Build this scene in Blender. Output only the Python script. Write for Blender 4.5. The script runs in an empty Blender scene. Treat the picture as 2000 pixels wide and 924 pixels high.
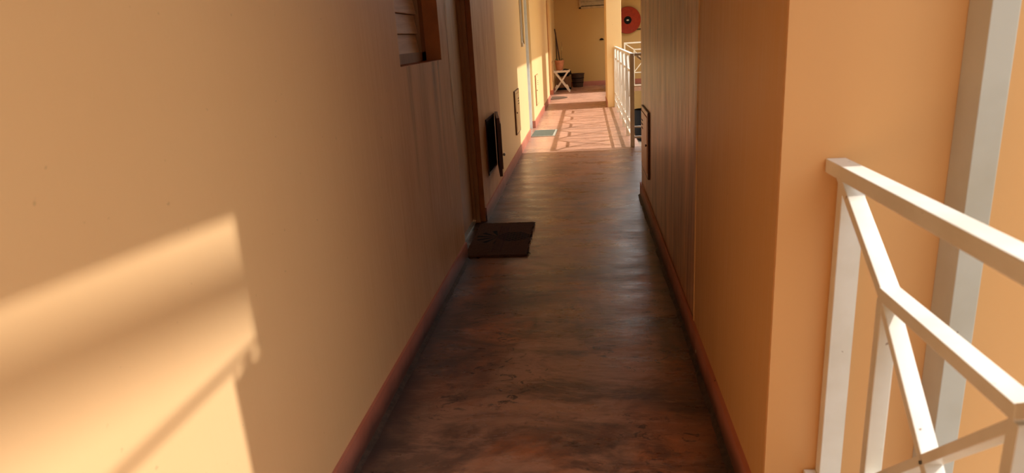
import bpy, bmesh, math, random
from mathutils import Vector, Matrix

random.seed(7)
S = bpy.context.scene
C = S.collection

# ------------------------------------------------------------------ camera
cam_d = bpy.data.cameras.new('camera')
cam_d.sensor_width = 36.0
cam_d.lens = 1311.0 / 2000.0 * 36.0
cam_d.clip_start = 0.02
cam_d.dof.use_dof = True
cam_d.dof.focus_distance = 6.0
cam_d.dof.aperture_fstop = 5.0
cam = bpy.data.objects.new('camera', cam_d)
C.objects.link(cam)
RM = Matrix(((0.99270134, 0.02764279, 0.1173879),
             (0.10457119, 0.28757078, -0.95203357),
             (-0.06007419, 0.95736039, 0.28258126)))
cam.matrix_world = Matrix.Translation((0, 0, 1.35)) @ RM.to_4x4()
S.camera = cam

# ------------------------------------------------------------------ light and exposure
S.view_settings.view_transform = 'Standard'
S.view_settings.look = 'None'
S.view_settings.exposure = 0.2
S.view_settings.gamma = 1.0
S.view_settings.use_curve_mapping = False

SKY_STRENGTH = 1.95
SUN_STRENGTH = 4.2
w = bpy.data.worlds.new('sky')
S.world = w
w.use_nodes = True
bgn = w.node_tree.nodes['Background']
bgn.inputs['Color'].default_value = (0.93, 0.96, 1.0, 1)
bgn.inputs['Strength'].default_value = SKY_STRENGTH

sd = bpy.data.lights.new('sun', 'SUN')
sd.energy = SUN_STRENGTH
sd.color = (1.0, 0.955, 0.88)
sd.angle = math.radians(0.8)
sun = bpy.data.objects.new('sun', sd)
C.objects.link(sun)
sun.location = (8, 4, 9)
sun.rotation_euler = Vector((-1, -0.055, -1.12)).to_track_quat('-Z', 'Y').to_euler()

# ------------------------------------------------------------------ material helpers
class NT:
    def __init__(s, name):
        s.m = bpy.data.materials.new(name)
        s.m.use_nodes = True
        s.t = s.m.node_tree
        s.b = s.t.nodes['Principled BSDF']
        s.geo = s.t.nodes.new('ShaderNodeTexCoord')
    def n(s, typ, **kw):
        x = s.t.nodes.new(typ)
        for k, v in kw.items():
            setattr(x, k, v)
        return x
    def l(s, a, b):
        s.t.links.new(a, b)
    def co(s, scale=(1, 1, 1), loc=(0, 0, 0)):
        m = s.n('ShaderNodeMapping')
        m.inputs['Scale'].default_value = scale
        m.inputs['Location'].default_value = loc
        s.l(s.geo.outputs['Object'], m.inputs['Vector'])
        return m.outputs['Vector']
    def noise(s, scale, vec=None, detail=4, rough=.55, dist=0.0):
        x = s.n('ShaderNodeTexNoise')
        x.inputs['Scale'].default_value = scale
        x.inputs['Detail'].default_value = detail
        x.inputs['Roughness'].default_value = rough
        x.inputs['Distortion'].default_value = dist
        if vec is not None:
            s.l(vec, x.inputs['Vector'])
        else:
            s.l(s.geo.outputs['Object'], x.inputs['Vector'])
        return x.outputs['Fac']
    def ramp(s, fac, a, b, lo=0.0, hi=1.0):
        x = s.n('ShaderNodeMapRange')
        x.inputs['From Min'].default_value = a
        x.inputs['From Max'].default_value = b
        x.inputs['To Min'].default_value = lo
        x.inputs['To Max'].default_value = hi
        x.clamp = True
        s.l(fac, x.inputs['Value'])
        return x.outputs['Result']
    def mul(s, a, b, op='MULTIPLY'):
        x = s.n('ShaderNodeMath', operation=op)
        for i, v in enumerate((a, b)):
            if isinstance(v, (int, float)):
                x.inputs[i].default_value = v
            else:
                s.l(v, x.inputs[i])
        return x.outputs[0]
    def mix(s, fac, a, b):
        x = s.n('ShaderNodeMix', data_type='RGBA')
        if isinstance(fac, (int, float)):
            x.inputs[0].default_value = fac
        else:
            s.l(fac, x.inputs[0])
        for i, v in ((6, a), (7, b)):
            if isinstance(v, tuple):
                x.inputs[i].default_value = (*v, 1)
            else:
                s.l(v, x.inputs[i])
        return x.outputs[2]
    def xyz(s):
        x = s.n('ShaderNodeSeparateXYZ')
        s.l(s.geo.outputs['Object'], x.inputs[0])
        return x.outputs
    def bump(s, h, strength=.2, dist=.002):
        x = s.n('ShaderNodeBump')
        x.inputs['Strength'].default_value = strength
        x.inputs['Distance'].default_value = dist
        s.l(h, x.inputs['Height'])
        s.l(x.outputs[0], s.b.inputs['Normal'])
    def out(s, col, rough=.5, spec=.5, metal=0.0):
        if isinstance(col, tuple):
            s.b.inputs['Base Color'].default_value = (*col, 1)
        else:
            s.l(col, s.b.inputs['Base Color'])
        if isinstance(rough, (int, float)):
            s.b.inputs['Roughness'].default_value = rough
        else:
            s.l(rough, s.b.inputs['Roughness'])
        s.b.inputs['Specular IOR Level'].default_value = spec
        s.b.inputs['Metallic'].default_value = metal
        return s.m

def srgb(r, g, b):
    f = lambda c: (c / 255 / 12.92) if c / 255 <= .04045 else ((c / 255 + .055) / 1.055) ** 2.4
    return (f(r), f(g), f(b))

def simple(name, rgb, rough=.5, var=.12, scale=14, spec=.5, metal=0.0):
    t = NT(name)
    a = srgb(*rgb)
    d = tuple(c * (1 - var * 2) for c in a)
    f = t.ramp(t.noise(scale), .35, .7)
    return t.out(t.mix(f, a, d), rough, spec, metal)

PAINT = srgb(233, 193, 143)
CREAM = srgb(240, 211, 156)

def wall_paint(name, base, dirt=None, y0=None, y1=None, amount=0.0, ya=None, yb=None, spec=.4, rough=.5, lo=.35, drips=None):
    """plaster paint; brown vertical streaks of grime grow between y0 and y1 (and fade ya..yb)"""
    t = NT(name)
    big = t.ramp(t.noise(1.3, detail=5), .35, .7)
    col = t.mix(t.mul(big, .22), base, tuple(c * k for c, k in zip(base, (.9, .8, .7))))
    if amount:
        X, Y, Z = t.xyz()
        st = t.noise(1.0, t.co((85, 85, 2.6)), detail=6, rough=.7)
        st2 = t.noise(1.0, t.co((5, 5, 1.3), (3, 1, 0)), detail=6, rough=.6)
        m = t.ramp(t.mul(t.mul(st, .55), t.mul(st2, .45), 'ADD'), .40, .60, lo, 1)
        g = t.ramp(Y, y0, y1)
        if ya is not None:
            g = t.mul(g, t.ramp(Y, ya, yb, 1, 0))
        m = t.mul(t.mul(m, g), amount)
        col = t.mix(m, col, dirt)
        if drips:
            for (yc, wd_, am) in drips:
                wob = t.mul(t.mul(t.noise(2.5, detail=3), .5, 'SUBTRACT'), .05)
                dy_ = t.n('ShaderNodeMath', operation='ABSOLUTE')
                t.l(t.mul(t.mul(Y, wob, 'ADD'), yc, 'SUBTRACT'), dy_.inputs[0])
                k_ = t.mul(t.ramp(dy_.outputs[0], wd_ * .3, wd_, 1, 0), t.mul(t.ramp(Z, .55, 1.2), t.ramp(Z, 1.255, 1.26, 1, 0)))
                col = t.mix(t.mul(k_, t.mul(am, t.ramp(st, .35, .6, .4, 1))), col, srgb(78, 40, 26))
        rr = t.ramp(st, .3, .7, rough - .08, rough + .1)
    else:
        rr = rough
    spk = t.ramp(t.noise(46, detail=2), .74, .77)
    col = t.mix(t.mul(spk, .35), col, tuple(c * .45 for c in base))
    t.bump(t.noise(60, detail=4), .12, .002)
    return t.out(col, rr, spec)

DIRT = srgb(158, 78, 28)
M_left = wall_paint('left wall plaster', PAINT, DIRT, 2.0, 4.3, .62, 6.0, 6.5, lo=.25, drips=((3.10, .05, .5), (3.62, .06, .75), (3.74, .03, .6), (3.35, .12, .3)), spec=.25)
M_right = wall_paint('right wall plaster', srgb(224, 174, 114), DIRT, 1.9, 3.1, .35, spec=.5, rough=.45, lo=.2)
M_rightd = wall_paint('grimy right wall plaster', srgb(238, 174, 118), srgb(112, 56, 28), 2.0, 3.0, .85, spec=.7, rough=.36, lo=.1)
M_face = wall_paint('orange plaster', srgb(226, 172, 112))
M_cream = wall_paint('cream plaster', CREAM)
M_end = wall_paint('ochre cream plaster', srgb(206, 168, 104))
M_white_wall = simple('grey plaster', (165, 166, 164), .8, .05, 2)
M_ceil = simple('ceiling paint', (220, 196, 160), .8, .04, 2)

def floor_material():
    t = NT('worn brown red painted concrete')
    X, Y, Z = t.xyz()
    rust = srgb(172, 110, 76)
    maroon = srgb(114, 78, 64)
    pink = srgb(206, 156, 130)
    b1 = t.ramp(t.noise(1.0, t.co((1.5, 1.2, 1)), detail=7, rough=.62, dist=.4), .44, .56)
    col = t.mix(b1, rust, maroon)
    # pinker far paint with floor sheen painted in, browner and dirtier in the passage
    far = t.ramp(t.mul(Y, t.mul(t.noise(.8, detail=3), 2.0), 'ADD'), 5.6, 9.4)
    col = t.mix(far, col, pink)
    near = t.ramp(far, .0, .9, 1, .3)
    # greyish worn-through patches
    wn = t.ramp(t.noise(1.0, t.co((1.1, 1.0, 1), (.35, 5.2, 0)), detail=9, rough=.62, dist=.5), .50, .56)
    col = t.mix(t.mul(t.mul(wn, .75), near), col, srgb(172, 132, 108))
    # dark smudges running across the passage
    sm = t.ramp(t.noise(1.0, t.co((1.5, 3.0, 1), (2, 3, 0)), detail=9, rough=.68, dist=1.2), .48, .60)
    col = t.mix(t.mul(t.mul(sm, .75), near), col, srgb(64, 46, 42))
    sm3 = t.ramp(t.noise(1.0, t.co((1.8, 1.9, 1), (9, 2, 0)), detail=9, rough=.7, dist=.8), .52, .62)
    col = t.mix(t.mul(t.mul(sm3, .6), near), col, srgb(58, 48, 50))
    # scuffs
    sm2 = t.ramp(t.noise(1.0, t.co((3.5, 14, 1), (7, 1, 0)), detail=9, rough=.75, dist=.6), .54, .60)
    col = t.mix(t.mul(t.mul(sm2, .4), near), col, srgb(182, 140, 118))
    # chipped dark spots, in clusters
    sp = t.ramp(t.noise(1.0, t.co((10, 20, 1), (1, 9, 0)), detail=10, rough=.78, dist=1.4), .56, .58)
    cl = t.ramp(t.noise(1.6, t.co((1, 1, 1), (3, 3.4, 0)), detail=3), .46, .56)
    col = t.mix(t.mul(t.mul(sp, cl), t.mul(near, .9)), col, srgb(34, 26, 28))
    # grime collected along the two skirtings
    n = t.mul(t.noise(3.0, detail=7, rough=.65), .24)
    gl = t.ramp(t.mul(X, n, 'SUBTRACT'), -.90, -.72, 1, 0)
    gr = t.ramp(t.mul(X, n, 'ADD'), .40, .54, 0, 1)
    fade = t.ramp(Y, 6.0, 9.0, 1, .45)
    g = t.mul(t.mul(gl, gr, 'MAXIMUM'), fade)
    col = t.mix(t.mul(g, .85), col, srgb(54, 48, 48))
    fine = t.ramp(t.noise(90, detail=3), .5, .8)
    col = t.mix(t.mul(fine, .15), col, srgb(60, 44, 38))
    r = t.ramp(t.noise(1.0, t.co((2, 5, 1), (4, 4, 0)), detail=7, rough=.68), .3, .7, .18, .46)
    t.bump(t.noise(1.0, t.co((7, 18, 1)), detail=9, rough=.62), .35, .006)
    return t.out(col, r, .65)
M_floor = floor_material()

def skirting_material():
    t = NT('chipped pink red skirting paint')
    base = srgb(190, 122, 102)
    X, Y, Z = t.xyz()
    col = t.mix(t.ramp(t.noise(3, detail=5), .4, .7), base, srgb(176, 102, 80))
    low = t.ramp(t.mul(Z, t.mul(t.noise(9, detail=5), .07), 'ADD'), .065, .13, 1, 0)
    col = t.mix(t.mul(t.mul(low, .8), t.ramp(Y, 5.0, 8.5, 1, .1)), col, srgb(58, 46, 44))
    ch = t.ramp(t.noise(1.0, t.co((14, 14, 22), (0, 2.3, 0)), detail=6, rough=.7), .665, .68)
    lowish = t.ramp(Z, .03, .1, 1, .0)
    col = t.mix(t.mul(ch, t.ramp(Y, 3.8, 5.2, 1, .15)), col, srgb(30, 22, 22))
    wh = t.ramp(t.noise(1.0, t.co((9, 9, 16), (5, 7.7, 0)), detail=5, rough=.6), .70, .71)
    col = t.mix(t.mul(wh, t.mul(lowish, t.ramp(Y, 3.8, 5.2, 1, 0))), col, srgb(205, 190, 170))
    t.bump(ch, .4, .004)
    return t.out(col, .5, .4)
M_skirt = skirting_material()

def white_paint():
    t = NT('white enamel with rust specks')
    col = t.mix(t.ramp(t.noise(6), .4, .8), srgb(230, 227, 219), srgb(214, 207, 192))
    sp = t.ramp(t.noise(38, detail=3), .725, .74)
    col = t.mix(t.mul(sp, .8), col, srgb(118, 80, 52))
    return t.out(col, .35, .5)
M_rail = white_paint()

def pipe_paint():
    t = NT('pale grey enamel with chips')
    col = t.mix(t.ramp(t.noise(4), .4, .8), srgb(196, 194, 184), srgb(180, 174, 158))
    sp = t.ramp(t.noise(1.0, t.co((60, 60, 34))), .745, .76)
    col = t.mix(t.mul(sp, .75), col, srgb(110, 82, 58))
    return t.out(col, .45, .4)
M_pipe = pipe_paint()

def wood(name, a, b, axis='y', rough=.55, sc=1.0):
    t = NT(name)
    s = {'x': (2, 26, 26), 'y': (26, 2, 26), 'z': (26, 26, 2)}[axis]
    s = tuple(v * sc for v in s)
    f = t.ramp(t.noise(1.0, t.co(s), detail=6, rough=.65, dist=.6), .3, .7)
    t.bump(f, .15, .001)
    return t.out(t.mix(f, srgb(*a), srgb(*b)), rough, .4)
M_louvre = wood('weathered wooden slats', (240, 206, 166), (206, 166, 126), 'y')
M_door = wood('brown grey door paint', (190, 148, 112), (166, 124, 90), 'z', .45)
M_jamb = wood('orange brown door frame', (186, 134, 82), (158, 104, 58), 'z', .45)
M_reveal = simple('dark orange reveal paint', (186, 108, 44), .5, .15, 8)
M_hatch = wood('dark brown hatch wood and gap shade', (112, 62, 36), (70, 36, 22), 'z', .45)
M_dark = simple('black cavity', (22, 15, 12), .9, .1)
M_hatchgap = wood('brown hatch gap shade', (188, 140, 100), (150, 104, 70), 'z', .5)
M_metal = simple('worn aluminium', (170, 165, 155), .35, .15, 30, .5, .8)
M_glass = simple('dark window glass', (60, 66, 66), .08, .05)
M_door2 = simple('pale blue white door paint', (226, 230, 228), .4, .05)
M_red = simple('red reel enamel', (160, 50, 16), .5, .12, 20, .2)
M_redd = simple('deep red rim', (110, 22, 16), .4, .1, 20)
M_black = simple('black plastic', (14, 12, 12), .7, .2, 10, .2)
M_silver = simple('white hub badge', (225, 215, 200), .4, .1, 20)
M_hose = simple('black rubber hose', (40, 34, 32), .6, .1, 30)
M_terracotta = simple('terracotta pot', (196, 128, 88), .7, .15, 12)
M_soil = simple('potting soil', (52, 38, 28), .95, .2, 60)
M_stem = simple('green brown stem', (92, 92, 52), .6, .2, 30)
M_petal = simple('dull yellow petals', (170, 140, 80), .6, .1, 30)
M_stool = simple('white painted stool wood', (236, 222, 200), .5, .1, 9)
M_card = simple('brown cardboard', (136, 96, 60), .85, .12, 9)
M_bucket = wood('dark wooden bucket', (80, 54, 38), (46, 30, 22), 'x', .6, .7)
M_pole = simple('dark brown pole', (70, 38, 26), .5, .2, 9)
M_bristle = simple('dark bristles', (48, 36, 30), .9, .2, 60)
M_concrete = simple('white concrete yard', (228, 222, 210), .8, .06, 3)
M_cloth = simple('beige shadow cloth', (214, 196, 164), .95, .08, 20)
M_cord = simple('grey cord', (120, 112, 100), .7, .1, 20)

def coir(name):
    """coir mat with a printed dark pineapple; object space: x 0..1 away from the wall, y 0..1"""
    t = NT(name)
    X, Y, Z = t.xyz()
    f = t.ramp(t.noise(140, detail=3), .3, .75)
    base = t.mix(f, srgb(104, 68, 46), srgb(62, 38, 28))
    return t, X, Y, base

def mat_one():
    t, X, Y, col = coir('brown coir with black print')
    dark = srgb(24, 18, 20)
    wine = srgb(70, 34, 34)
    # local frame: x .0 at the wall side, .42 at the free end; y 0..0.78
    def band(v, a, b, soft=.006):
        return t.mul(t.ramp(v, a - soft, a + soft), t.ramp(v, b - soft, b + soft, 1, 0))
    # pineapple body: ellipse with crossed lines
    dx = t.mul(t.mul(X, .285, 'SUBTRACT'), 1 / .115)
    dy = t.mul(t.mul(Y, .41, 'SUBTRACT'), 1 / .115)
    rr = t.mul(t.mul(dx, dx), t.mul(dy, dy), 'ADD')
    body = t.ramp(rr, .9, 1.05, 1, 0)
    s1 = t.mul(t.mul(X, Y, 'ADD'), 150.0)
    s2 = t.mul(t.mul(X, Y, 'SUBTRACT'), 150.0)
    w1 = t.ramp(t.mul(t.n('ShaderNodeMath', operation='SINE').outputs[0], 1.0), 0, 1)
    sn1 = t.n('ShaderNodeMath', operation='SINE'); t.l(s1, sn1.inputs[0])
    sn2 = t.n('ShaderNodeMath', operation='SINE'); t.l(s2, sn2.inputs[0])
    cr = t.ramp(t.mul(sn1.outputs[0], sn2.outputs[0], 'MAXIMUM'), .35, .7, 1, .25)
    col = t.mix(t.mul(body, cr), col, dark)
    # crown of leaves toward the wall: fan of stripes by angle
    ax = t.mul(.175, X, 'SUBTRACT')
    ay = t.mul(Y, .41, 'SUBTRACT')
    at = t.n('ShaderNodeMath', operation='ARCTAN2'); t.l(ay, at.inputs[0]); t.l(ax, at.inputs[1])
    rad = t.n('ShaderNodeMath', operation='SQRT'); t.l(t.mul(t.mul(ax, ax), t.mul(ay, ay), 'ADD'), rad.inputs[0])
    sn = t.n('ShaderNodeMath', operation='SINE'); t.l(t.mul(at.outputs[0], 11.0), sn.inputs[0])
    fan = t.mul(t.ramp(sn.outputs[0], .0, .5), t.mul(t.ramp(rad.outputs[0], .15, .16, 1, 0), t.ramp(ax, .0, .012)))
    col = t.mix(fan, col, dark)
    # two bands with small marks across the mat
    b1 = t.mul(band(X, .168, .176), band(Y, .06, .70))
    b2 = t.mul(band(X, .222, .230), band(Y, .06, .70))
    sn3 = t.n('ShaderNodeMath', operation='SINE'); t.l(t.mul(Y, 170.0), sn3.inputs[0])
    b3 = t.mul(t.mul(band(X, .18, .218), t.ramp(sn3.outputs[0], .2, .6)), band(Y, .08, .68))
    col = t.mix(t.mul(t.mul(t.mul(b1, b2, 'MAXIMUM'), b3, 'MAXIMUM'), .8), col, wine)
    t.bump(t.noise(160, detail=3), .6, .004)
    return t.out(col, .95, .1)
M_mat1 = mat_one()

def mat_ribbed():
    t = NT('grey green ribbed mat')
    f = t.ramp(t.noise(70, detail=3), .3, .75)
    col = t.mix(f, srgb(112, 112, 96), srgb(72, 76, 68))
    return t.out(col, .9, .2)
M_mat2 = mat_ribbed()
M_mat2b = simple('light grey mat edging', (176, 172, 156), .7, .1, 20)
M_mat3 = simple('dark brown oval mat', (96, 74, 54), .9, .2, 60)

# ------------------------------------------------------------------ mesh helpers
def box(bm, x0, x1, y0, y1, z0, z1, bev=0.0):
    vs = [bm.verts.new((x, y, z)) for z in (z0, z1) for y in (y0, y1) for x in (x0, x1)]
    fs = [bm.faces.new([vs[i] for i in q]) for q in ((0, 2, 3, 1), (4, 5, 7, 6), (0, 1, 5, 4), (2, 6, 7, 3), (0, 4, 6, 2), (1, 3, 7, 5))]
    if bev:
        es = {e for f in fs for e in f.edges}
        bmesh.ops.bevel(bm, geom=list(es), offset=bev, segments=2, affect='EDGES', profile=.6)
    return fs

def bar(bm, a, b, w, h, side=Vector((1, 0, 0)), bev=0.0):
    """rectangular bar from a to b: w along `side`, h across"""
    a = Vector(a); b = Vector(b)
    d = (b - a).normalized()
    s = (side - side.dot(d) * d).normalized()
    u = d.cross(s).normalized()
    vs = []
    for p in (a, b):
        for i, j in ((-1, -1), (1, -1), (1, 1), (-1, 1)):
            vs.append(bm.verts.new(p + s * i * w / 2 + u * j * h / 2))
    fs = [bm.faces.new([vs[i] for i in q]) for q in ((3, 2, 1, 0), (4, 5, 6, 7), (0, 1, 5, 4), (1, 2, 6, 5), (2, 3, 7, 6), (3, 0, 4, 7))]
    if bev:
        es = {e for f in fs for e in f.edges}
        bmesh.ops.bevel(bm, geom=list(es), offset=bev, segments=2, affect='EDGES', profile=.6)

def lathe(bm, prof, n=32, M=Matrix.Identity(4), cap=True):
    rings = []
    for r, z in prof:
        rings.append([bm.verts.new(M @ Vector((r * math.cos(2 * math.pi * k / n), r * math.sin(2 * math.pi * k / n), z))) for k in range(n)])
    for a, b in zip(rings, rings[1:]):
        for k in range(n):
            bm.faces.new((a[k], a[(k + 1) % n], b[(k + 1) % n], b[k]))
    if cap:
        bm.faces.new(rings[0][::-1])
        bm.faces.new(rings[-1])

def tube(bm, pts, r, n=10):
    pts = [Vector(p) for p in pts]
    rings = []
    for i, p in enumerate(pts):
        d = (pts[min(i + 1, len(pts) - 1)] - pts[max(i - 1, 0)]).normalized()
        s = d.orthogonal().normalized() if not rings else (prev - prev.dot(d) * d).normalized()
        prev = s
        u = d.cross(s)
        rr = r[i] if isinstance(r, (list, tuple)) else r
        rings.append([bm.verts.new(p + s * math.cos(2 * math.pi * k / n) * rr + u * math.sin(2 * math.pi * k / n) * rr) for k in range(n)])
    for a, b in zip(rings, rings[1:]):
        for k in range(n):
            bm.faces.new((a[k], a[(k + 1) % n], b[(k + 1) % n], b[k]))
    bm.faces.new(rings[0][::-1]); bm.faces.new(rings[-1])

def obj(name, bm, mats, parent=None, smooth=False, kind=None):
    bmesh.ops.recalc_face_normals(bm, faces=bm.faces)
    me = bpy.data.meshes.new(name)
    bm.to_mesh(me); bm.free()
    for m in (mats if isinstance(mats, (list, tuple)) else [mats]):
        me.materials.append(m)
    if smooth:
        for p in me.polygons:
            p.use_smooth = True
        me.set_sharp_from_angle(angle=math.radians(40))
    o = bpy.data.objects.new(name, me)
    C.objects.link(o)
    if parent:
        o.parent = parent
    if kind:
        o['kind'] = kind
    return o

def B(*boxes, bev=0.0):
    bm = bmesh.new()
    for b in boxes:
        box(bm, *b, bev=bev)
    return bm

def thing(name, label, cat, loc=(0, 0, 0), rz=0.0, group=None):
    o = bpy.data.objects.new(name, None)
    o.empty_display_size = .1
    C.objects.link(o)
    o.location = loc
    o.rotation_euler = (0, 0, rz)
    return tag(o, label, cat, group)

def tag(o, label, cat, group=None):
    o['label'] = label
    o['category'] = cat
    if group:
        o['group'] = group
    return o

def structure(name, loc=(0, 0, 0)):
    o = bpy.data.objects.new(name, None)
    C.objects.link(o)
    o.location = loc
    o['kind'] = 'structure'
    return o

# ------------------------------------------------------------------ the building
ZC = 2.62            # underside of the upper slab
XL, XL2 = -.81, -.84  # left wall face, near and far
XR = .437            # right wall face
YB = 1.593           # face of the block beside the passage
T = .25

# floor: passage, stair landing and end gallery
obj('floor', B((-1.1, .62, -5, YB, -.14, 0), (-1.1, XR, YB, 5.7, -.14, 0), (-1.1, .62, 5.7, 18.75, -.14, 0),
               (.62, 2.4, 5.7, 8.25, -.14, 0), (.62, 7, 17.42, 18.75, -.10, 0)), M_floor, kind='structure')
obj('floor_yard', B((.62, 7, 8.4, 18.75, -1.62, -1.5), (.63, 7, -5, 1.58, -3.1, -3.0)), M_concrete, kind='structure')

# left wall with one window and one door near, then a far stretch with door, window, door
def wall_boxes(x, y0, y1, holes, z1=ZC, t=.22):
    """solid wall between y0,y1 whose face is at x; holes: (ya, yb, za, zb)"""
    out = []; y = y0
    for ya, yb, za, zb in sorted(holes):
        out.append((x - t, x, y, ya, 0, z1))
        if za > 0:
            out.append((x - t, x, ya, yb, 0, za))
        out.append((x - t, x, ya, yb, zb, z1))
        y = yb
    out.append((x - t, x, y, y1, 0, z1))
    return out
W1 = (2.965, 3.845, 1.258, 2.15)
D1 = (4.085, 4.985, 0, 2.12)
obj('wall_left', B(*wall_boxes(XL, -5, 6.25, [W1, D1])), M_left, kind='structure')
D2 = (9.50, 10.42, 0, 2.12)
W2 = (8.83, 9.36, 1.27, 2.15)
D3 = (15.05, 16.35, 0, 2.12)
obj('wall_left', B(*wall_boxes(XL2 + .02, 6.25, 18.75, [W2, D2, D3])), M_cream, kind='structure')

# right block beside the passage
obj('wall_right', B((XR, .63, YB, 2.785, 0, ZC), (.63, 2.4, YB, 2.785, -3, ZC)), M_right, kind='structure')
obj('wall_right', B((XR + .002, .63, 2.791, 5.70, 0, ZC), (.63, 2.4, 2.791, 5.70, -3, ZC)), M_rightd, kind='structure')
obj('trim_1', B((XR - .0025, XR + .05, 2.781, 2.795, 0.0, ZC)), simple('pale joint filler', (240, 196, 140), .6), kind='structure')
obj('wall_front', B((XR + .0015, 2.4, YB - .006, YB - .0005, -3, ZC)), M_face, kind='structure')
obj('wall_stair', B((2.4, 2.55, 5.70, 8.24, -1.6, ZC)), M_cream, kind='structure')
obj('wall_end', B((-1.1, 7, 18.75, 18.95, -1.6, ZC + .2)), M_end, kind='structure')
obj('wall_opposite_blocker', B((7, 7.2, -5, 4, -3.1, 3.6), (7, 7.2, 4, 18.95, -3.1, 6.5)), M_cream, kind='structure')  # unseen, added to limit sky light; far part raised to dim the gallery
obj('wall_back_blocker', B((-1.1, 7.2, -5.3, -5.05, -3.1, 5.0)), M_white_wall, kind='structure')  # unseen wall added to cut light from behind the camera
obj('wall_below', B((.42, .62, 5.70, 17.42, -1.6, -.14)), M_cream, kind='structure')
obj('ceiling', B((-1.1, 2.55, 1.6, 8.24, ZC, ZC + .2), (-1.1, .62, 8.24, 18.75, ZC, ZC + .2),
                 (.62, 7, 17.35, 18.75, ZC, ZC + .2), (.62, 7, 17.35, 17.55, ZC - .36, ZC)), M_ceil, kind='structure')  # last box is an unseen drop beam added to dim the end wall

bm = bmesh.new()
plan = [(-1.1, -5), (.54, -5), (.54, 0), (.648, 1.595), (-1.1, 1.595)]  # unseen slab edge, slanted to shape the sun patch on the left wall
lo_ = [bm.verts.new((x, y, ZC)) for x, y in plan]
hi_ = [bm.verts.new((x, y, ZC + .2)) for x, y in plan]
bm.faces.new(lo_[::-1]); bm.faces.new(hi_)
for k in range(5):
    bm.faces.new((lo_[k], lo_[(k + 1) % 5], hi_[(k + 1) % 5], hi_[k]))
obj('ceiling', bm, M_ceil, kind='structure')
obj('wall_upper_blocker', B((XR, 2.4, YB - .0055, 5.7, ZC + .201, 6.3)), M_face, kind='structure')  # unseen upper storey added to bound the sun patch on the left wall

# pillar beside the far opening
p = obj('pillar', B((.375, .646, 12.92, 14.2, 0, ZC), bev=.006), M_cream)
tag(p, 'cream square pillar where the far white railing ends', 'pillar')
obj('baseboard_pillar', B((.367, .375, 12.92, 14.2, 0, .10)), M_skirt, kind='structure')

obj('wall_far_blocker', B((.475, .646, 16.45, 17.35, 0, ZC)), M_cream, kind='structure')  # hidden by the pillar; added to dim the end wall

# skirtings
SK = .108
def skirt(name, boxes):
    bm = bmesh.new()
    for b in boxes:
        box(bm, *b)
    return obj(name, bm, M_skirt, kind='structure')
def skl(x, y0, y1):
    return (x, x + .012, y0, y1, 0, SK)
skirt('baseboard_left', [skl(XL, -5, D1[0]), skl(XL, D1[1], 6.25)])
X2 = XL2 + .02
skirt('baseboard_left', [skl(X2, 6.25, D2[0]), skl(X2, D2[1], D3[0]), skl(X2, D3[1], 18.75),
                         (X2 - .10, X2 + .012, D2[1] - .012, D2[1], 0, SK), (X2 - .10, X2 + .012, D3[1] - .012, D3[1], 0, SK)])
skirt('baseboard_right', [(XR - .014, XR, YB - .006, 5.70, 0, .115)])
skirt('baseboard_end', [(X2 + .013, 7, 18.738, 18.75, 0, .115)])

# small coved bead of mortar at the foot of the near skirtings
bm = bmesh.new()
for (x, s) in ((XL + .012, 1), (XR - .014, -1)):
    n = 60
    prev = None
    ya, yb = (-1, 4.05) if s > 0 else (YB, 5.69)
    for i in range(n + 1):
        y = ya + (yb - ya) * i / n
        wd = .016 + random.uniform(-.004, .006)
        r = [bm.verts.new((x, y, 0.001)), bm.verts.new((x + s * wd, y, .001)), bm.verts.new((x, y, .014))]
        if prev:
            for k in range(3):
                bm.faces.new((prev[k], prev[(k + 1) % 3], r[(k + 1) % 3], r[k]))
        prev = r
obj('trim_2', bm, simple('dirty mortar bead', (74, 56, 46), .8, .3, 40), kind='structure')

# ---------------------------------------------------------------- window 1: wooden louvres
win = structure('window_1')
ya, yb, za, zb = W1
bm = bmesh.new()
box(bm, XL - .13, XL - .085, ya, ya + .06, za + .002, zb)
box(bm, XL - .13, XL - .085, yb - .10, yb - .001, za + .002, zb)
box(bm, XL - .13, XL - .085, ya, yb, za + .002, za + .05)
box(bm, XL - .13, XL - .085, ya, yb, zb - .05, zb)
obj('window_frame', bm, wood('window frame wood', (166, 124, 84), (138, 98, 62), 'z'), win)
for k in range(8):
    z = za + .045 + k * .1
    bm = bmesh.new()
    bar(bm, (XL - .112, ya + .06, z + .05), (XL - .112, yb - .10, z + .05), .012, .098, side=Vector((1, 0, .16)), bev=.002)
    obj('louvre_slat', bm, M_louvre, win)
obj('shutter_backing', B((XL - .19, XL - .17, ya, yb, za, zb)), M_dark, win)
obj('window_reveal', B((XL - .17, XL - .002, yb - .0035, yb - .0005, za, zb), (XL - .17, XL - .002, ya, yb, za + .0002, za + .002)), [M_reveal], win)

# ---------------------------------------------------------------- door 1: brown leaf
d = structure('door_1')
ya, yb, _, zb = D1
obj('door_leaf', B((XL - .125, XL - .088, ya + .002, yb - .045, .03, zb - .04), bev=.003), M_door, d)
bm = bmesh.new()
box(bm, XL - .15, XL - .036, yb - .042, yb - .001, 0, zb, bev=.003)
box(bm, XL - .15, XL - .066, yb - .056, yb - .040, 0, zb, bev=.002)
box(bm, XL - .15, XL - .036, ya + .0, yb, zb - .04, zb - .001, bev=.003)
obj('door_frame', bm, M_jamb, d)
obj('door_reveal', B((XL - .036, XL - .001, yb - .004, yb - .0003, .0, zb)), M_reveal, d)
obj('threshold', B((XL - .15, XL - .070, ya + .002, yb - .06, 0, .018), bev=.003), M_metal, d)
bm = bmesh.new()
for k in range(4):
    box(bm, XL - .088, XL - .084, ya + .03, ya + .28, .045 + k * .018, .052 + k * .018)
obj('vent_slots', bm, M_dark, d)
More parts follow.
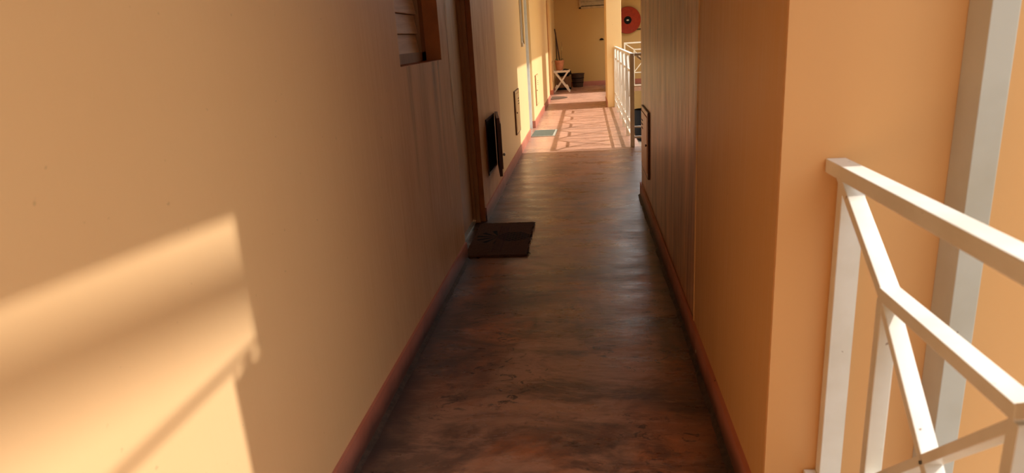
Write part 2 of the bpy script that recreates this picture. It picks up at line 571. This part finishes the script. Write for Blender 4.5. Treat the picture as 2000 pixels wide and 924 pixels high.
# handle
bm = bmesh.new()
tube(bm, [(XL - .088, ya + .07, 1.02), (XL - .06, ya + .07, 1.02), (XL - .055, ya + .10, 1.02), (XL - .055, ya + .19, 1.02)], .009)
obj('door_handle', bm, M_metal, d, smooth=True)

# worn pale corner of the wall beside the door
bm = bmesh.new()
n = 26; prev = None
for i in range(n + 1):
    z = .86 + (2.3 - .86) * i / n
    wd = (.015 + .075 * (i / n) ** .8 + random.uniform(-.004, .006)) if i else .002
    r = [bm.verts.new((XL + .0012, D1[0] - wd, z)), bm.verts.new((XL + .0012, D1[0] + .0008, z)), bm.verts.new((XL - .02, D1[0] + .0008, z))]
    if prev:
        for k in range(2):
            bm.faces.new((prev[k], prev[k + 1], r[k + 1], r[k]))
    prev = r
obj('trim_3', bm, simple('chipped pale plaster edge', (222, 186, 138), .6, .15, 30), kind='structure')

# ---------------------------------------------------------------- door 2 and window 2 (far, sunlit)
d = structure('door_2')
ya, yb, _, zb = D2
obj('door_leaf', B((X2 - .115, X2 - .08, ya + .04, yb - .04, .01, zb - .04), bev=.003), M_door2, d)
obj('door_frame', B((X2 - .12, X2 - .035, yb - .04, yb - .002, 0, zb), (X2 - .12, X2 - .035, ya + .002, ya + .04, 0, zb), (X2 - .12, X2 - .035, ya, yb, zb - .04, zb - .001), bev=.002), M_door2, d)
win = structure('window_2')
ya, yb, za, zb = W2
bm = bmesh.new()
box(bm, X2 - .06, X2 + .012, ya + .001, ya + .05, za + .001, zb)
box(bm, X2 - .06, X2 - .02, yb - .04, yb - .001, za + .001, zb)
box(bm, X2 - .06, X2 - .02, ya, yb, za + .001, za + .04)
obj('window_frame', bm, M_door2, win)
obj('window_sill', B((X2 - .02, X2 + .025, ya + .01, ya + .12, za - .03, za + .02), bev=.003), M_rail, win)
obj('window_pane', B((X2 - .055, X2 - .05, ya + .04, yb - .03, za + .03, zb)), M_glass, win)
d = structure('door_3')
ya, yb, _, zb = D3
obj('door_leaf', B((X2 - .115, X2 - .08, ya + .04, yb - .04, .01, zb - .04), bev=.003), wood('tan door paint', (214, 158, 110), (196, 140, 94), 'z'), d)
obj('door_frame', B((X2 - .12, X2 - .05, yb - .04, yb - .002, 0, zb), (X2 - .12, X2 - .05, ya + .002, ya + .04, 0, zb), (X2 - .12, X2 - .05, ya, yb, zb - .04, zb - .001), bev=.002), M_jamb, d)

# ---------------------------------------------------------------- louvred vent window on the end wall
win = structure('window_3')
x0, x1, z0, z1 = -.155, .545, 1.985, 2.5
bm = bmesh.new()
for b in ((x0, x0 + .05, z0, z1), (x1 - .05, x1, z0, z1), (x0, x1, z0, z0 + .05), (x0, x1, z1 - .05, z1)):
    box(bm, b[0], b[1], 18.70, 18.749, b[2], b[3], bev=.003)
obj('window_frame', bm, simple('beige frame paint', (200, 172, 128), .5), win)
for k in range(4):
    z = z0 + .07 + k * .108
    bm = bmesh.new()
    bar(bm, (x0 + .05, 18.725, z + .05), (x1 - .05, 18.725, z + .05), .008, .105, side=Vector((0, 1, -.12)))
    obj('louvre_slat', bm, simple('grey beige slat', (190, 170, 136), .5), win)
obj('shutter_backing', B((x0 + .02, x1 - .02, 18.742, 18.748, z0 + .02, z1 - .02)), M_dark, win)

# ---------------------------------------------------------------- meter hatches
# open hatch on the left wall just past the brown door
h = thing('meter_hatch', 'dark wooden wall hatch standing ajar beside the brown door', 'hatch', (XL, 5.30, .52), 0, None)
bm = bmesh.new()
ww, hh = .50, .225
box(bm, 0, .006, 0, .02, -hh, hh); box(bm, 0, .006, ww - .02, ww, -hh, hh)
box(bm, 0, .006, 0, ww, hh - .02, hh); box(bm, 0, .006, 0, ww, -hh, -hh + .02)
obj('hatch_frame', bm, M_hatch, h)
obj('cavity_shade', B((0.0005, .004, .02, ww - .02, -hh + .02, hh - .02)), M_dark, h)  # flat black sheet stands in for the shaded recess
bm = bmesh.new()
box(bm, -.012, .012, -.52, 0, -.235, .235, bev=.003)
box(bm, .012, .022, -.47, -.05, -.185, .185, bev=.003)
pan = obj('hatch_door', bm, M_hatch, h)
pan.location = (.020, ww + .01, 0)
pan.rotation_euler = (0, 0, math.radians(9.2))
kb = bmesh.new()
lathe(kb, [(.004, 0), (.012, .006), (.013, .014), (.008, .02)], 14, Matrix.Translation((.022, -.495, -.06)) @ Matrix.Rotation(math.pi / 2, 4, 'Y'))
obj('knob', kb, M_metal, pan, smooth=True)
for z in (.21, -.21):
    hb = bmesh.new()
    lathe(hb, [(.006, z - .022), (.006, z + .022)], 10, Matrix.Translation((.012, .004, 0)))
    obj('hinge', hb, M_metal, pan)

def closed_hatch(x, y0, y1, z0, z1, s, label, mat, tvis=.016, group=None):
    h = thing('meter_hatch', label, 'hatch', (x, (y0 + y1) / 2, z0), 0, group)
    L = (y1 - y0) / 2
    a = (0, s * tvis)
    bm = bmesh.new()
    H = z1 - z0
    for b in ((-L, -L + .03, 0, H), (L - .03, L, 0, H), (-L, L, 0, .03), (-L, L, H - .03, H)):
        box(bm, min(a), max(a), b[0], b[1], b[2], b[3], bev=.002)
    obj('hatch_frame', bm, mat[0], h)
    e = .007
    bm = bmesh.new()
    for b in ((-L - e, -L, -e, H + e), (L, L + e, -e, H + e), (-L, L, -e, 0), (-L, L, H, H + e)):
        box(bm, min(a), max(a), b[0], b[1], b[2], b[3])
    obj('edge_shade', bm, mat[2], h)  # dark strip round the hatch painted in for the gap shadow
    a2 = (0, s * (tvis + .004))
    dr = obj('hatch_door', B((min(a2), max(a2), -L + .034, L - .034, .034, H - .034), bev=.002), mat[1], h)
    bm = bmesh.new()
    for k in range(3):
        box(bm, min(s * (tvis + .003), s * (tvis + .0055)), max(s * (tvis + .003), s * (tvis + .0055)), L - .20, L - .08, H - .10 - k * .03, H - .092 - k * .03)
    obj('vent_slots', bm, M_dark, dr)
    kb = bmesh.new()
    lathe(kb, [(.004, 0), (.009, .004), (.009, .01)], 12, Matrix.Translation((s * (tvis + .004), -L + .06, H * .5)) @ Matrix.Rotation(s * math.pi / 2, 4, 'Y'))
    obj('knob', kb, M_hatch, dr, smooth=True)
    return h
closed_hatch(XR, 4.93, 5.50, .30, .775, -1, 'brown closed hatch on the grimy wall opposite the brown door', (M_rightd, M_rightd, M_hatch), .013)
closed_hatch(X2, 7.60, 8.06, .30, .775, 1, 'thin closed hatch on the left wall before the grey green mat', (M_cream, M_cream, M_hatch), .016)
closed_hatch(X2, 10.88, 11.36, .30, .76, 1, 'sunlit closed hatch on the cream wall just past the pale door', (M_cream, M_cream, M_hatchgap), .016)
closed_hatch(X2, 16.45, 16.8, .30, .76, 1, 'most distant closed hatch, on the wall beside the white stool', (M_cream, M_cream, M_hatchgap), .016)

# ---------------------------------------------------------------- railings
def railing(name, label, loc, rz, length, zt, zm, zx, zb, first_gap=True, posts=None, top=(.044, .032), mod=.945, zbase=0.0, group=None, bw=.024, shift=0.0, lower=True, first_post=True, pw=.026, post_out=0.0):
    """runs along local +y; local x is across. post, strut down to a node, crossed panel, strut up to the next post"""
    r = thing(name, label, 'railing', loc, rz, group)
    tw, th = top
    obj('top_rail', B((-tw / 2, tw / 2, 0, length, zt - th, zt), bev=.003), M_rail, r)
    obj('bottom_rail', B((-bw * .6, bw * .6, 0.001, length - .001, zb - .026, zb), bev=.002), M_rail, r)
    if lower:
        obj('lower_rail', B((-.012, .012, 0.001, length - .001, zx - .02, zx), bev=.002), M_rail, r)
    n = max(1, int(math.ceil(length / mod - .05)))
    ps = [k * mod for k in range(n + 1)]
    for k, y in enumerate(ps):
        yy = min(y, length)
        if y - length > .02:
            break
        c = min(max(yy, .016), length - .016)
        if k or first_post:
            obj('post', B((-pw - shift - post_out, pw - shift - post_out, c - .016, c + .016, zbase, zt - th), bev=.002), M_rail, r)
        g = (mod - .43) / 2
        if y + g > length:
            break
        # strut down, node, mid rail, node, strut up
        na, nb = y + g, y + mod - g
        segs = [((y + .03, zt - th), (na, zm - .012))]
        if nb <= length:
            segs.append(((nb, zm - .012), (y + mod - .03, zt - th)))
        for (a, za_), (b, zb_) in segs:
            bm = bmesh.new(); bar(bm, (-shift * .7, a, za_), (-shift * .7, b, zb_), bw, .022, bev=.002)
            obj('strut', bm, M_rail, r)
        obj('mid_rail', B((-bw * .53 - shift * .7, bw * .53 - shift * .7, na - .004, min(nb, length) + .004, zm - .026, zm), bev=.002), M_rail, r)
        for q in (na, nb):
            if q <= length:
                obj('baluster', B((-bw * .47 - shift * .7, bw * .47 - shift * .7, q - .012, q + .012, zb, zm - .026), bev=.002), M_rail, r)
        if nb <= length:
            for a, b, off in ((na, nb, -shift * .7), (nb, na, -shift * .7)):
                bm = bmesh.new(); bar(bm, (off, a, zm - .03), (off, b, zx), bw * .9, .018, bev=.002)
                obj('cross_brace', bm, M_rail, r)
    return r

# near railing: runs from the block's face toward the viewer
railing('railing', 'large white metal railing bolted to the orange wall in the foreground', (.558, YB - .008, 0), math.pi, 4.3,
        1.045, .845, .40, .22, mod=1.03, bw=.036, shift=.018, lower=False, post_out=.016)
# far railing: from the stair post to the pillar
railing('railing', 'sunlit white railing running beside the passage up to the pillar', (.527, 8.21, 0), 0, 4.70,
        1.10, .905, .27, .13, mod=.94, pw=.025)
railing('railing', 'short white railing turning off at the far end of the grimy wall', (.5535, 8.232, 0), -math.pi / 2, 1.84,
        1.10, .905, .25, .13, mod=.92, first_post=False)
railing('railing', 'distant white railing of crossed bars below the fire hose reel', (.93, 17.45, 0), -math.pi / 2, 5.5,
        1.085, .92, .36, .055, mod=.92)

# ---------------------------------------------------------------- square downpipe on the orange face
dp = thing('downpipe', 'pale square boxed downpipe standing against the orange wall behind the railing', 'pipe', (.829, YB - .006, -3))
obj('pipe_shaft', B((-.027, .027, -.088, -.0005, 0, 9.2), bev=.002), M_pipe, dp)
obj('pipe_bracket', B((-.032, .032, -.092, -.0005, 5.2, 5.23), bev=.002), M_pipe, dp)

# ---------------------------------------------------------------- fire hose reel on the end wall
reel = thing('fire_hose_reel', 'round red fire hose reel with a black hub on the end wall', 'hose reel', (1.098, 18.75, 1.625))
MX = Matrix.Rotation(math.pi / 2, 4, 'X')
bm = bmesh.new(); lathe(bm, [(.0, .10), (.335, .10), (.34, .115), (.335, .13), (.31, .122), (.14, .118), (.0, .118)], 48, MX, cap=False)
obj('front_disc', bm, M_red, reel, smooth=True)
bm = bmesh.new(); lathe(bm, [(.0, .016), (.335, .016), (.34, .028), (.335, .04), (.0, .036)], 48, MX, cap=False)
obj('back_disc', bm, M_redd, reel, smooth=True)
bm = bmesh.new()
for k in range(3):
    bmt = Matrix.Translation((0, 0, 0))
    pts = [(math.cos(a * 2 * math.pi / 40) * (.27 + .0), -(.052 + k * .02), math.sin(a * 2 * math.pi / 40) * .27) for a in range(41)]
    tube(bm, pts, .012, 8)
obj('hose', bm, M_hose, reel, smooth=True)
bm = bmesh.new(); lathe(bm, [(.0, .119), (.098, .119), (.098, .128), (.085, .136), (.0, .138)], 36, MX, cap=False)
hub = obj('hub', bm, M_black, reel, smooth=True)
bm = bmesh.new(); lathe(bm, [(.0, .136), (.034, .136), (.03, .142), (.0, .142)], 24, Matrix.Diagonal((1, 1, .6, 1)) @ MX, cap=False)
obj('hub_badge', bm, M_silver, hub)
bm = bmesh.new()
bar(bm, (.20, -.06, -.245), (.42, -.06, -.235), .03, .026, side=Vector((0, 1, 0)), bev=.003)
lathe(bm, [(.018, 0), (.018, .04), (.008, .06)], 12, Matrix.Translation((.42, -.06, -.235)) @ Matrix.Rotation(math.pi / 2, 4, 'Y'))
obj('hose_nozzle', bm, M_black, reel)
obj('mounting_plate', B((-.08, .08, -.02, -.0005, -.12, .12)), M_redd, reel)

# ---------------------------------------------------------------- black wall ashtray-like cup on the end wall
bm = bmesh.new()
n = 20
f = [bm.verts.new((-.055 * math.cos(math.pi * k / n), 0, .05 * math.sin(math.pi * k / n))) for k in range(n + 1)]
g = [bm.verts.new((v.co.x * .8, -.05, v.co.z * .8)) for v in f]
bm.faces.new(f); bm.faces.new(g[::-1])
for k in range(n):
    bm.faces.new((f[k], f[k + 1], g[k + 1], g[k]))
bm.faces.new((f[-1], f[0], g[0], g[-1]))
o = obj('wall_cap', bm, M_black); o.location = (.415, 18.7495, 1.165)
tag(o, 'small black half round fitting on the end wall beside the pillar', 'wall fitting')

# ---------------------------------------------------------------- doormats
def mat_with_fringe():
    root = thing('doormat', 'dark brown coir doormat with a black pineapple print and frayed end', 'doormat', (XL - .015, 4.095, 0), math.radians(.4))
    bm = bmesh.new()
    nx, ny = 18, 28
    L, Wd = .405, .78
    grid = []
    for j in range(ny + 1):
        row = []
        for i in range(nx + 1):
            x = i / nx * L; y = j / ny * Wd
            if i == nx: x += random.uniform(-.007, .007)
            if j in (0, ny): y += random.uniform(-.003, .003)
            row.append((x, y, .013 + random.uniform(-.0012, .0012)))
        grid.append(row)
    top = [[bm.verts.new(p) for p in r] for r in grid]
    bot = [[bm.verts.new((p[0], p[1], .001)) for p in r] for r in grid]
    for j in range(ny):
        for i in range(nx):
            bm.faces.new((top[j][i], top[j][i + 1], top[j + 1][i + 1], top[j + 1][i]))
            bm.faces.new((bot[j][i], bot[j + 1][i], bot[j + 1][i + 1], bot[j][i + 1]))
    for j in range(ny):
        bm.faces.new((top[j][0], top[j + 1][0], bot[j + 1][0], bot[j][0]))
        bm.faces.new((top[j][nx], bot[j][nx], bot[j + 1][nx], top[j + 1][nx]))
    for i in range(nx):
        bm.faces.new((top[0][i], bot[0][i], bot[0][i + 1], top[0][i + 1]))
        bm.faces.new((top[ny][i], top[ny][i + 1], bot[ny][i + 1], bot[ny][i]))
    obj('mat_pile', bm, M_mat1, root)
    bm = bmesh.new()
    def strand(p, d, l):
        p = Vector(p); d = Vector(d).normalized()
        s = Vector((-d.y, d.x, 0)) * .0016
        q = p + d * l; q.z = .003
        m = p + d * l * .5 + Vector((0, 0, .005))
        vs = [bm.verts.new(p + s), bm.verts.new(p - s), bm.verts.new(m - s), bm.verts.new(m + s), bm.verts.new(q)]
        bm.faces.new(vs[:4]); bm.faces.new((vs[3], vs[2], vs[4]))
    for k in range(170):
        y = random.random() * Wd
        c = .5 + .5 * math.sin(y * 23)
        strand((L - .004, y, .008), (1, random.uniform(-.7, .7), 0), random.uniform(.006, .016 + .014 * c))
    for k in range(60):
        strand((random.random() * L, Wd - .003, .008), (random.uniform(-.6, .6), 1, 0), random.uniform(.004, .012))
    for k in range(36):
        strand((L - .02 + random.random() * .02, Wd - .02, .008), (1, random.uniform(-.1, 1.2), 0), random.uniform(.015, .035))
        strand((L - .01, .02 + random.random() * .03, .008), (1, random.uniform(-.6, .3), 0), random.uniform(.015, .045))
    fr = obj('fringe', bm, simple('dark frayed coir', (52, 34, 26), .95, .2, 40), root)
    fr['kind'] = 'stuff'
    return root
mat_with_fringe()

root = thing('doormat', 'grey green rectangular doormat with a light edge before the pale door', 'doormat', (X2 + .014, 9.44, 0), math.radians(-1.5))
obj('mat_pile', B((0, .30, .03, .62, .001, .012), bev=.002), M_mat2, root)
obj('mat_border', B((.302, .335, .0, .65, .001, .010), (0, .302, .0, .028, .001, .010), (0, .302, .622, .65, .001, .010), bev=.002), M_mat2b, root)

bm = bmesh.new()
n = 28
top = []; bot = []
for k in range(n + 1):
    a = -math.pi / 2 + math.pi * k / n
    x, y = .36 * math.cos(a), .33 * math.sin(a)
    top.append(bm.verts.new((x, y, .012))); bot.append(bm.verts.new((x, y, .001)))
bm.faces.new(top); bm.faces.new(bot[::-1])
for k in range(n):
    bm.faces.new((top[k], bot[k], bot[k + 1], top[k + 1]))
bm.faces.new((top[-1], bot[-1], bot[0], top[0]))
o = obj('doormat', bm, M_mat3); o.location = (X2 + .014, 15.4, 0)
tag(o, 'small half round brown doormat farthest down the passage', 'doormat')

# ---------------------------------------------------------------- folding stool
st = thing('folding_stool', 'white wooden folding stool with crossed legs at the end of the passage', 'stool', (-.615, 17.0, 0))
HS = .53
for k in range(5):
    x = -.175 + k * .0875
    obj('seat_slat', B((x - .034, x + .034, -.17, .17, HS - .018, HS), bev=.003), M_stool, st)
for y in (-.15, .15):
    obj('seat_rail', B((-.20, .20, y - .011, y + .011, HS - .05, HS - .018), bev=.002), M_stool, st)
for (y, o_) in ((-.135, 0), (.135, 0)):
    for s in (-1, 1):
        bm = bmesh.new()
        yy = y + (.012 if s > 0 else -.012)
        bar(bm, (s * .155, yy, HS - .04), (-s * .19, yy, .014), .018, .038, side=Vector((0, 1, 0)), bev=.002)
        obj('leg', bm, M_stool, st)
for s in (-1, 1):
    obj('stretcher', B((s * .145 - .018, s * .145 + .018, -.12, .12, .095, .115), bev=.002), M_stool, st)
    for v in st.children[-1:]:
        pass
bm = bmesh.new()
for s in (-1, 1):
    bar(bm, (s * .11, -.16, .185), (s * .155, -.16, .105), .016, .05, side=Vector((0, 1, 0)), bev=.002)
obj('leg_block', bm, M_stool, st)

# pot on the stool with an orchid-like stem
pot = thing('potted_plant', 'terracotta pot with one thin stem standing on the white stool', 'plant pot', (-.66, 16.98, HS))
bm = bmesh.new()
lathe(bm, [(.0, .0005), (.078, .0005), (.112, .20), (.116, .20), (.118, .235), (.106, .235), (.1, .2), (.0, .2)], 32, cap=False)
obj('pot', bm, M_terracotta, pot, smooth=True)
bm = bmesh.new(); lathe(bm, [(.0, .2005), (.099, .2005), (.06, .215), (.0, .22)], 24, cap=False)
obj('soil', bm, M_soil, pot, smooth=True)
bm = bmesh.new()
tube(bm, [(.05, 0, .21), (.055, 0, .35), (.062, 0, .50), (.075, 0, .60), (.07, 0, .66)], [.005, .004, .004, .003, .002], 8)
obj('stem', bm, M_stem, pot, smooth=True)
bm = bmesh.new()
for cx, cz in ((.055, .53), (.085, .52), (.065, .56), (.07, .49)):
    for k in range(5):
        a = k * 2 * math.pi / 5
        c = Vector((cx + .012 * math.cos(a), -.004, cz + .012 * math.sin(a)))
        bmesh.ops.create_icosphere(bm, subdivisions=1, radius=.009, matrix=Matrix.Translation(c) @ Matrix.Diagonal((1, .4, 1, 1)))
obj('flower', bm, M_petal, pot)
bm = bmesh.new()
for s in (-1, 1):
    tube(bm, [(.03 * s, 0, .21), (.05 * s, -.01, .26), (.085 * s, -.02, .27), (.10 * s, -.02, .25)], [.004, .012, .010, .002], 8)
obj('leaf', bm, M_stem, pot, smooth=True)
o = obj('dish', B((-.06, .06, -.05, .05, .0005, .018), bev=.004), M_black); o.location = (-.50, 16.99, HS)
tag(o, 'small flat black dish beside the terracotta pot on the stool', 'dish')

# box, dark bag and wooden bucket behind the stool
bx = thing('cardboard_box', 'brown box on the floor behind the white stool', 'box', (-.60, 17.85, 0))
obj('box_body', B((-.185, .185, -.15, .15, .055, .33), bev=.004), M_card, bx)
obj('box_flap', B((-.18, .18, -.165, -.152, .24, .325)), M_card, bx)
obj('box_base', B((-.19, .19, -.155, .155, .0005, .055), bev=.004), M_black, bx)
bm = bmesh.new()
bmesh.ops.create_icosphere(bm, subdivisions=4, radius=1)
for v in bm.verts:
    n_ = math.sin(v.co.x * 7 + v.co.y * 3) * .07 + math.sin(v.co.z * 9 + v.co.x * 4) * .06
    v.co = Vector((v.co.x * .17 * (1 + n_), v.co.y * .12 * (1 + n_), max(v.co.z, -.7) * .1 * (1 + n_) + .07))
o = obj('cloth_bag', bm, M_black, smooth=True); o.location = (-.57, 17.85, .345)
tag(o, 'crumpled black bag lying on the brown box', 'bag')
bk = thing('bucket', 'dark slatted round bucket standing against the end wall', 'bucket', (-.245, 18.45, 0))
bm = bmesh.new()
lathe(bm, [(.0, .0005), (.135, .0005), (.175, .34), (.185, .34), (.185, .355), (.165, .355), (.128, .02), (.0, .02)], 32, cap=False)
obj('bucket_body', bm, M_bucket, bk, smooth=True)
for z, r in ((.11, .1495), (.225, .163)):
    bm = bmesh.new(); lathe(bm, [(r - .004, z), (r + .004, z), (r + .0065, z + .02), (r - .002, z + .02)], 32, cap=False)
    obj('hoop', bm, M_black, bk)
# broom and pole leaning in the corner
br = thing('broom', 'dark broom handle leaning on the wall behind the potted stem', 'broom', (-.64, 18.2, 0))
bm = bmesh.new(); tube(bm, [(0.02, 0, .10), (-.165, .2, 1.52)], .016, 10)
obj('handle', bm, M_pole, br, smooth=True)
obj('bristles', B((-.1, .13, -.035, .035, .001, .11), bev=.01), M_bristle, br)
o = bmesh.new(); tube(o, [(0, 0, .002), (-.02, .12, 1.42)], .013, 10)
o = obj('mop_pole', o, M_pole, smooth=True); o.location = (-.775, 18.55, 0)
tag(o, 'upright dark pole in the corner nearest the long wall', 'pole')

# ---------------------------------------------------------------- black tubs on the yard below
def tub(loc, r, h, label):
    t_ = thing('plastic_tub', label, 'tub', loc, 0)
    bm = bmesh.new()
    lathe(bm, [(.0, .001), (r * .5, .001), (r * .72, .03), (r * .9, .12), (r, .26), (r, h - .03), (r + .02, h - .03), (r + .02, h), (r - .02, h), (r - .02, .1), (0, .05)], 36, cap=False)
    obj('tub_body', bm, M_black, t_, smooth=True)
    bm = bmesh.new()
    lathe(bm, [(.0, h - .1), (r - .022, h - .1), (0, h - .07)], 30, cap=False)
    obj('soil', bm, M_soil, t_)
tub((1.53, 18.3, -1.5), .31, .84, 'tall black round bottomed tub on the pale yard below the railing')
bm = bmesh.new()
lathe(bm, [(.0, .001), (.10, .001), (.19, .06), (.26, .17), (.25, .18), (.18, .075), (.0, .02)], 32, cap=False)
o = obj('bowl', bm, M_black, smooth=True); o.location = (1.60, 17.2, -1.5)
tag(o, 'shallow black bowl on the yard in front of the tall tub', 'bowl')

# ---------------------------------------------------------------- unseen cord and cloth added above the railing to shade the left wall
ln = bmesh.new(); tube(ln, [(.60, 1.585, 2.262), (.60, 0.4, 2.25), (.60, -3, 2.262)], .0075, 8)
o = obj('shadow_cord', ln, M_cord, smooth=True)
tag(o, 'thin grey cord added out of view to cast a shadow line', 'shadow cord')
bm = bmesh.new()
g = []
for j in range(13):
    row = []
    for i in range(9):
        y = 1.362 + .2 * i / 8; z = 2.24 - .53 * j / 12
        row.append(bm.verts.new((.60 + .010 * math.sin(i * 1.7 + j * .2), y, z)))
    g.append(row)
for j in range(12):
    for i in range(8):
        bm.faces.new((g[j][i], g[j][i + 1], g[j + 1][i + 1], g[j + 1][i]))
o = obj('shadow_cloth', bm, M_cloth, smooth=True)
so = o.modifiers.new('thick', 'SOLIDIFY'); so.thickness = .006
tag(o, 'beige cloth added out of view to shade the left wall', 'shadow_cloth')
# unseen beam and post added to cast a soft shadow band on the left wall
bm = bmesh.new()
bar(bm, (4.6, 4.0, 6.57), (4.6, -5, 7.86), .08, .08)
bar(bm, (4.6, 4.0, 6.6), (4.6, 4.0, -3), .10, .10, side=Vector((0, 1, 0)))
o = obj('shadow_beam', bm, M_pipe)
tag(o, 'sloping beam added high out of view to shade the wall', 'beam')
